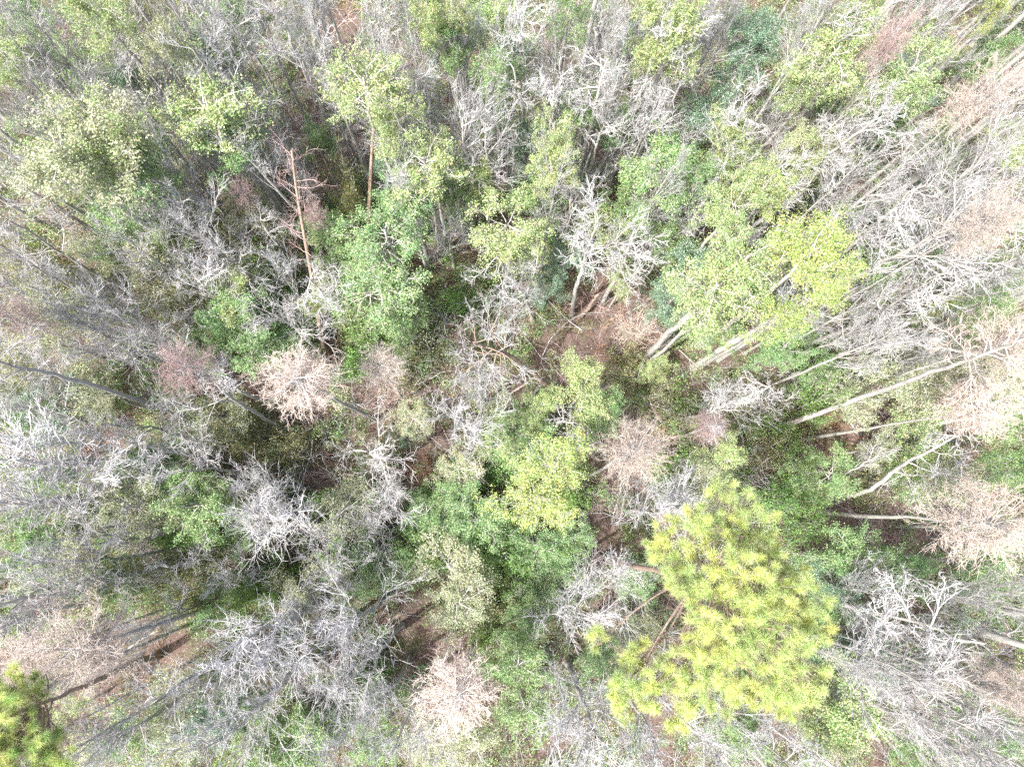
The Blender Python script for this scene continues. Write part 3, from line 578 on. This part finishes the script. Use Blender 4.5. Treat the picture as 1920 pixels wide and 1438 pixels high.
# tall trunks at the top right whose crowns are outside or at the frame's edge
POLES = [((1752, 118), 22), ((1775, 130), 22), ((1790, 100), 21), ((1722, 215), 22), ((1745, 232), 21), ((1800, 95), 23), ((1738, 292), 22), ((1765, 318), 22), ((1700, 318), 20), ((1640, 388), 20), ((1672, 372), 21),
         ((1760, 560), 22), ((1870, 560), 22), ((1882, 572), 21), ((1830, 700), 21), ((1800, 392), 22), ((1690, 470), 20), ((1500, 450), 17), ((1325, 478), 16), ((1340, 498), 15), ((1840, 268), 22), ((1860, 300), 22),
         ((1740, 1110), 20), ((1690, 1190), 18), ((1850, 1188), 21), ((1830, 1290), 21), ((1660, 1370), 20), ((1845, 895), 19), ((1600, 1300), 19), ((1380, 1380), 19), ((60, 1110), 19), ((260, 1110), 16), ((220, 40), 20), ((40, 240), 20)]
GREEN = [('Y', 385, 205, 82, 16), ('G', 420, 265, 55, 14), ('Y', 190, 28, 52, 18), ('B', 238, 150, 28, 13), ('L', 170, 270, 95, 16), ('L', 120, 300, 70, 16), ('G', 250, 330, 75, 14), ('Y', 200, 260, 60, 16),
         ('G', 235, 465, 45, 9), ('L', 300, 510, 60, 9), ('G', 590, 265, 32, 9), ('Y', 688, 168, 72, 17), ('Y', 745, 235, 52, 15), ('Y', 795, 312, 66, 13), ('G', 770, 370, 50, 11), ('G', 925, 140, 45, 15), ('G', 935, 200, 38, 13),
         ('Y', 1040, 245, 38, 13), ('Y', 1030, 315, 50, 12), ('G', 1000, 370, 50, 10), ('Y', 950, 430, 62, 11), ('Y', 985, 475, 35, 9), ('G', 728, 445, 74, 12.4), ('G', 712, 545, 74, 11), ('G', 750, 590, 55, 10),
         ('D', 515, 565, 68, 6), ('D', 545, 620, 50, 5), ('G', 620, 425, 32, 9), ('Y', 1252, 38, 65, 18), ('Y', 1210, 98, 32, 14), ('B', 1420, 60, 62, 16), ('B', 1395, 115, 60, 14), ('B', 1330, 210, 50, 11),
         ('G', 1235, 330, 72, 12), ('G', 1295, 325, 50, 12), ('G', 1190, 380, 48, 9), ('Y', 1370, 240, 52, 15), ('Y', 1395, 310, 50, 13), ('Y', 1560, 110, 85, 19), ('Y', 1600, 50, 60, 19), ('Y', 1500, 165, 50, 16),
         ('Y', 1700, 140, 75, 18), ('Y', 1635, 175, 50, 17), ('G', 1670, 225, 45, 12), ('L', 1560, 290, 50, 13), ('Y', 1430, 350, 62, 14), ('Y', 1370, 390, 50, 13), ('Y', 1500, 300, 50, 15), ('X', 1530, 478, 72, 15),
         ('X', 1565, 535, 55, 14), ('X', 1462, 590, 52, 12), ('Y', 1340, 545, 72, 13), ('Y', 1392, 490, 62, 13), ('Y', 1310, 590, 45, 11), ('B', 1290, 500, 52, 8), ('B', 1255, 570, 40, 6), ('G', 1430, 560, 40, 8),
         ('G', 1840, 580, 42, 11), ('X', 1770, 575, 25, 9), ('L', 1670, 690, 75, 10), ('L', 1725, 715, 60, 10), ('L', 1600, 750, 50, 8), ('G', 1900, 770, 60, 12), ('Y', 1095, 730, 58, 9), ('G', 1130, 765, 45, 8),
         ('Y', 1010, 765, 38, 7), ('X', 1040, 862, 68, 12), ('X', 1015, 930, 68, 12), ('Y', 930, 835, 42, 9), ('G', 965, 800, 40, 5), ('L', 775, 785, 38, 6), ('N', 760, 820, 32, 4), ('O', 540, 825, 45, 4),
         ('G', 385, 945, 62, 10), ('G', 345, 920, 40, 9), ('D', 415, 985, 50, 5), ('G', 900, 975, 52, 8), ('G', 830, 985, 42, 7), ('L', 845, 1060, 60, 8), ('L', 860, 1130, 55, 8), ('D', 520, 1108, 58, 6), ('D', 975, 1090, 50, 4),
         ('G', 970, 1245, 55, 8), ('G', 990, 1330, 48, 8), ('G', 565, 1395, 60, 9), ('B', 85, 765, 62, 7), ('Y', 15, 110, 45, 16), ('D', 1500, 955, 62, 5), ('D', 1450, 930, 45, 4), ('O', 1420, 840, 62, 4), ('D', 1465, 820, 45, 4),
         ('G', 1595, 1055, 60, 8), ('B', 1560, 1100, 45, 8), ('G', 1840, 1060, 62, 9), ('B', 1640, 1235, 55, 8), ('Y', 1590, 1320, 85, 10), ('L', 1550, 1370, 60, 9), ('B', 1560, 1245, 50, 7), ('G', 1745, 1425, 45, 9),
         ('D', 630, 965, 40, 4), ('D', 655, 1035, 40, 4), ('G', 205, 1085, 48, 9), ('O', 1610, 900, 55, 4), ('L', 1790, 900, 55, 8), ('L', 1330, 900, 50, 6), ('G', 1070, 1010, 40, 5), ('L', 800, 1390, 50, 7),
         ('L', 890, 1400, 55, 8), ('G', 1400, 1370, 50, 8), ('D', 720, 590, 60, 6), ('B', 960, 100, 30, 14), ('G', 830, 90, 40, 15), ('L', 590, 110, 30, 12), ('G', 1130, 520, 0, 0), ('D', 960, 980, 50, 5), ('O', 1180, 700, 45, 4), ('O', 1230, 740, 60, 4),
         ('D', 950, 870, 40, 4), ('D', 870, 900, 45, 4), ('L', 860, 880, 40, 6), ('G', 1540, 700, 40, 6), ('L', 1720, 790, 40, 7), ('G', 70, 1000, 50, 11), ('L', 260, 950, 55, 10), ('L', 140, 1010, 50, 10),
         ('G', 400, 1130, 40, 6), ('L', 620, 1090, 50, 6), ('O', 700, 1060, 50, 4), ('G', 500, 1400, 45, 9), ('L', 330, 1380, 45, 10), ('G', 240, 1390, 50, 9), ('B', 420, 1340, 45, 10), ('G', 860, 340, 40, 9), ('B', 740, 320, 35, 8),
         ('G', 1150, 240, 35, 9), ('B', 1060, 480, 40, 6), ('B', 1020, 540, 35, 6), ('D', 860, 560, 45, 4), ('O', 770, 640, 50, 4), ('G', 1250, 460, 50, 8), ('Y', 1170, 530, 30, 7), ('G', 1350, 620, 40, 6), ('G', 1580, 420, 35, 9),
         ('G', 1760, 270, 40, 13), ('G', 1870, 520, 40, 12), ('X', 1860, 15, 40, 18), ('G', 1910, 880, 45, 11), ('O', 1730, 960, 0, 0), ('G', 1700, 900, 40, 6), ('L', 1650, 840, 40, 6), ('Y', 1230, 690, 30, 4), ('G', 1310, 1060, 0, 0),
         ('L', 90, 580, 50, 13), ('O', 120, 520, 55, 9), ('O', 60, 480, 50, 10), ('L', 180, 740, 50, 8), ('L', 30, 690, 45, 11), ('O', 400, 620, 50, 4), ('G', 430, 120, 40, 13), ('L', 480, 220, 35, 10), ('D', 1140, 460, 0, 0),
         ('N', 1180, 600, 0, 0), ('D', 880, 1010, 50, 5), ('O', 1480, 770, 45, 4), ('D', 1530, 640, 40, 4), ('L', 1870, 690, 50, 12), ('G', 1890, 1000, 45, 11), ('G', 1130, 1250, 45, 8), ('L', 1180, 1180, 40, 6), ('G', 1660, 1010, 0, 0),
         ('Y', 800, 20, 45, 17), ('Y', 850, 30, 35, 17), ('G', 1070, 30, 40, 17), ('L', 300, 100, 50, 17), ('B', 370, 110, 40, 14), ('D', 900, 1050, 50, 5), ('D', 950, 1040, 50, 5), ('G', 1005, 1020, 45, 6), ('O', 930, 1150, 55, 4), ('D', 1040, 1035, 45, 4), ('G', 1000, 1150, 45, 5), ('D', 905, 1185, 45, 4), ('G', 870, 940, 45, 6), ('D', 820, 940, 40, 4), ('G', 680, 940, 40, 5), ('G', 740, 1060, 40, 5), ('G', 450, 1010, 40, 5), ('D', 580, 1010, 30, 4), ('G', 300, 880, 45, 6), ('G', 150, 960, 45, 8), ('G', 90, 900, 40, 8), ('D', 330, 1000, 40, 5), ('G', 450, 1340, 45, 8), ('G', 700, 1400, 40, 7), ('G', 100, 1180, 35, 7), ('Y', 130, 1330, 35, 5)]

for i, (k, x, y, r, h, b) in enumerate(TAN): plant(k, x, y, r*(.86 if x < 1500 else .74), h, b)
for k, x, y, r, h in BARE: plant(k, x, y, r, h)
def fill(n, x0, x1, y0, y1, kinds, seed, dmin=48, hm=1.0, low=.8):
    rg = np.random.default_rng(seed); pts = []; tries = 0
    old = [(q[2], q[3]) for q in THINGS]
    while len(pts) < n and tries < 4000:
        tries += 1; x, y = rg.uniform(x0, x1), rg.uniform(y0, y1)
        if any(math.hypot(x-a, y-b) < dmin for a, b in old+pts) or min(math.hypot(x-c[0], y-c[1])/c[2] for c in CL) < low: continue
        pts.append((x, y)); d = math.hypot(x-NADIR[0], y-NADIR[1])
        plant(kinds[int(rg.integers(len(kinds)))], x, y, float(rg.uniform(42, 70)), min(9+d*.011, 20)*float(rg.uniform(.85, 1.1))*hm)
fill(20, 0, 620, 0, 700, ['grey', 'white', 'dim'], 1)
fill(7, 620, 1330, 0, 420, ['grey', 'white'], 2)
fill(10, 0, 760, 780, 1438, ['grey', 'white', 'grey'], 3)
fill(5, 1330, 1920, 40, 700, ['grey', 'white'], 4)
fill(5, 1000, 1920, 1250, 1438, ['white', 'grey'], 5)
for (bx, by), h in POLES:
    dx, dy = bx-NADIR[0], by-NADIR[1]; zc = h*.78; f = H/(H-zc)
    plant('pole', NADIR[0]+dx*f, NADIR[1]+dy*f, 48, h)
    o = THINGS[-1]; THINGS[-1] = (o[0], 'pole', min(max(bx+dx*.12, 5), 1915), min(max(by+dy*.12, 5), 1433), 75, h, None)
fill(26, 0, 700, 0, 640, ['G', 'L', 'Y', 'G', 'O'], 31, 30, .6, .9); fill(16, 700, 1900, 0, 560, ['G', 'Y', 'L', 'B'], 32, 30, .7, .9)
fill(24, 0, 860, 640, 1438, ['G', 'D', 'L', 'G', 'O'], 33, 30, .5, .9); fill(16, 860, 1900, 640, 1438, ['G', 'D', 'Y', 'G'], 34, 30, .45, .9)
def stems(n, x0, x1, y0, y1, seed):
    rg = np.random.default_rng(seed)
    for _ in range(n):
        bx, by = rg.uniform(x0, x1), rg.uniform(y0, y1); h = float(rg.uniform(17, 21.5)); dx, dy = bx-NADIR[0], by-NADIR[1]; f = H/(H-h*.8)
        plant('pole', NADIR[0]+dx*f, NADIR[1]+dy*f, float(rg.uniform(30, 44)), h); o = THINGS[-1]
        THINGS[-1] = (o[0], 'pole', min(max(bx+dx*.2, 5), 1915), min(max(by+dy*.2, 5), 1433), 60, h, None)
stems(22, 450, 1450, 180, 420, 21); stems(16, 1450, 1800, 60, 420, 22); stems(7, 100, 420, 200, 560, 23); stems(5, 1450, 1750, 1100, 1300, 24)
for k, x, y, r, h in GREEN:
    if not r: continue
    r2, h2 = r*(1.15 if y < 620 else 1.05), h
    if k in 'YXLGB' and h > 7: h2 = h*1.15 if y < 620 else h*1.12
    if 1250 < x < 1620 and 400 < y < 640 and k in 'YX': h2 = h*1.4
    if x > 1330 and y < 360: r2 = r*.92; h2 = h*1.0
    if x < 320 and y < 380: h2 = h*1.25; r2 = r*1.2
    plant(k, x, y, r2, min(h2, 22))

# ------------------------------------------------------------------ labels: look + place in the picture
LM = [('the brown clearing', 1130, 620), ('the huge yellow pine', 1370, 1150), ('the tan crown left of centre', 562, 716), ('the bottom tan crown', 856, 1300), ('the central tan crown', 1194, 846),
      ('the bright yellow crowns', 1530, 510), ('the bottom left corner pine', 40, 1350), ('the top left corner', 60, 60), ('the top right corner', 1870, 60), ('the bottom right corner', 1860, 1400),
      ('the top edge centre', 960, 20), ('the straight tan pine trunk', 698, 330), ('the reddish pine pole', 560, 420), ('the thick white trunk', 1345, 662), ('the lower right tan crown', 1850, 985),
      ('the right edge tan crown', 1832, 765), ('the upper right tan crown', 1838, 185), ('the long left edge trunk', 150, 715), ('the reddish shrub', 800, 895), ('the lower left tan crown', 150, 1215),
      ('the blue green crown', 1405, 90), ('the left yellow crown', 385, 205), ('the dark green bush at left', 520, 590), ('the pinkish crown at left', 350, 690), ('the bottom edge centre', 960, 1430)]
PHR = {'grey': ('bare', 'grey'), 'dim': ('bare', 'dull grey'), 'white': ('bare', 'whitish'), 'pole': ('long straight trunk', ''), 'tan': ('feathery', 'tan'), 'pink': ('feathery', 'pinkish'), 'Y': ('leafy', 'yellow green'),
       'X': ('leafy', 'bright yellow'), 'G': ('leafy', 'mid green'), 'B': ('leafy', 'blue green'), 'L': ('leafy', 'pale green'), 'O': ('low', 'olive'), 'D': ('low', 'deep green'), 'N': ('low', 'dark blue green')}
def dirword(dx, dy):
    s = []
    if abs(dy) > .4*abs(dx): s.append('above' if dy < 0 else 'below')
    if abs(dx) > .4*abs(dy): s.append('left of' if dx < 0 else 'right of')
    return ' and '.join(s)
from collections import defaultdict
bag = defaultdict(list)
for (o, k, x, y, r, h, lb) in THINGS:
    cand = sorted((math.hypot(x-a, y-b), nm, a, b) for nm, a, b in LM); d, nm, a, b = cand[0]
    if d < 12 and nm.startswith('the'): 
        place = 'that is ' + nm if False else None
    else: place = None
    noun = 'bush' if k in 'ODN' and len(k) == 1 else 'tree'
    size = ('small ' if r < 48 else 'wide ' if r > 78 else '')
    if k == 'pole': look = 'tall long-trunked tree'
    else: look = f"{size}{PHR[k][0]} {PHR[k][1]} {noun}"
    if d < 12: d, nm, a, b = cand[1]
    near = 'just ' if d < 75 else 'well ' if d > 170 else ''
    if near == 'well ' and len(nm.split()) > 4: near = ''
    bag[f"{look}, {near}{dirword(x-a, y-b)} {nm}"].append((o, x, y))
for lab, L in bag.items():
    if len(L) == 1: L[0][0]['label'] = lab; continue
    xs = [q[1] for q in L]; ys = [q[2] for q in L]; ax = 1 if max(xs)-min(xs) >= max(ys)-min(ys) else 2
    L.sort(key=lambda q: q[ax])
    W = {2: (['left one', 'right one'], ['upper one', 'lower one']), 3: (['leftmost', 'middle one', 'rightmost'], ['topmost', 'middle one', 'lowest']),
         4: (['leftmost', 'second left', 'second right', 'rightmost'], ['topmost', 'second highest', 'second lowest', 'lowest'])}
    ws = W.get(len(L), ([f'{w} from left' for w in ('first', 'second', 'third', 'fourth', 'fifth', 'sixth', 'seventh', 'eighth', 'ninth', 'tenth', 'eleventh', 'twelfth')],)*2)[ax-1]
    for q, w in zip(L, ws): q[0]['label'] = lab+', '+w
def red_shrub(px, py, r, label, mat, seed):
    rg = np.random.default_rng(seed); g = ground(px, py); K = 26; az = rg.random(K)*6.28; el = rg.uniform(.3, 1.45, K)
    d = np.stack([np.cos(az)*np.cos(el), np.sin(az)*np.cos(el), np.sin(el)], 1); L = r*46/FPX
    P1 = walk(rg, np.zeros((K, 3)), d, rg.uniform(.8, 1.3, K)*L, 8, .15, -.02); R1 = taper(np.full(K, .022), 8)
    P2, R2 = grow(rg, P1, R1, 8, .2, 1, 40, 15, .42, 5, .2, 0, .6, .011, .2); P3, R3 = grow(rg, P2, R2, 5, .2, 1, 42, 15, .5, 4, .25, 0, .6, .008)
    mb = MB(); tubes(mb, P1, R1, 4); tubes(mb, P2, R2, 3); tubes(mb, P3, R3, 3)
    o = bpy.data.objects.new('leafless_shrub', mb.mesh('leafless_shrub', [M[mat]])); COL.objects.link(o); o.location = g
    o['label'] = label; o['category'] = 'shrub'; o['group'] = 'leafless shrubs'
red_shrub(802, 888, 42, 'reddish brown leafless shrub alone on brown ground left of the centre', 'twig_rust', 1)
red_shrub(1345, 830, 55, 'pinkish tan leafless shrub at the foot of the long white trunk on the right', 'twig_pink', 2)
red_shrub(1190, 630, 60, 'tan tangled leafless shrub on the right of the brown clearing', 'twig_tan', 3)
red_shrub(1530, 780, 45, 'rusty leafless shrub between the two long white trunks on the right', 'twig_rust', 4)
red_shrub(590, 400, 34, 'small orange brown leafless vine right of the reddish pine pole', 'twig_rust', 5)  # shrub shape on the ground standing for the vine on the pole
red_shrub(1110, 945, 40, 'pink leafless shrub just above the reddish gap below the centre', 'twig_pink', 6)
SPECIAL = {(562, 716): 'round tan feathery tree left of the centre beside the reddish pine pole', (856, 1300): 'round tan feathery tree at the bottom left of the long grey fallen pole',
           (1194, 846): 'tan feathery tree just right of the bright yellow green crown in the centre', (1832, 765): 'tan feathery tree near the right edge with long clean pale trunk',
           (1850, 985): 'widest tan feathery tree at the right edge with level white trunk', (1838, 185): 'pinkish white feathery crown at the upper right edge', (150, 1215): 'broad tan feathery crown with whitish centre at the lower left',
           (350, 690): 'pinkish feathery tree left of the round tan one', (718, 685): 'small whitish tan feathery tree between the round tan crown and the white tangle'}
for (o, k, x, y, r, h, lb) in THINGS:
    if (x, y) in SPECIAL: o['label'] = SPECIAL[(x, y)]

for (o, *_r) in THINGS:
    if len(o['label'].split()) > 16: print('LONG', o['label'])
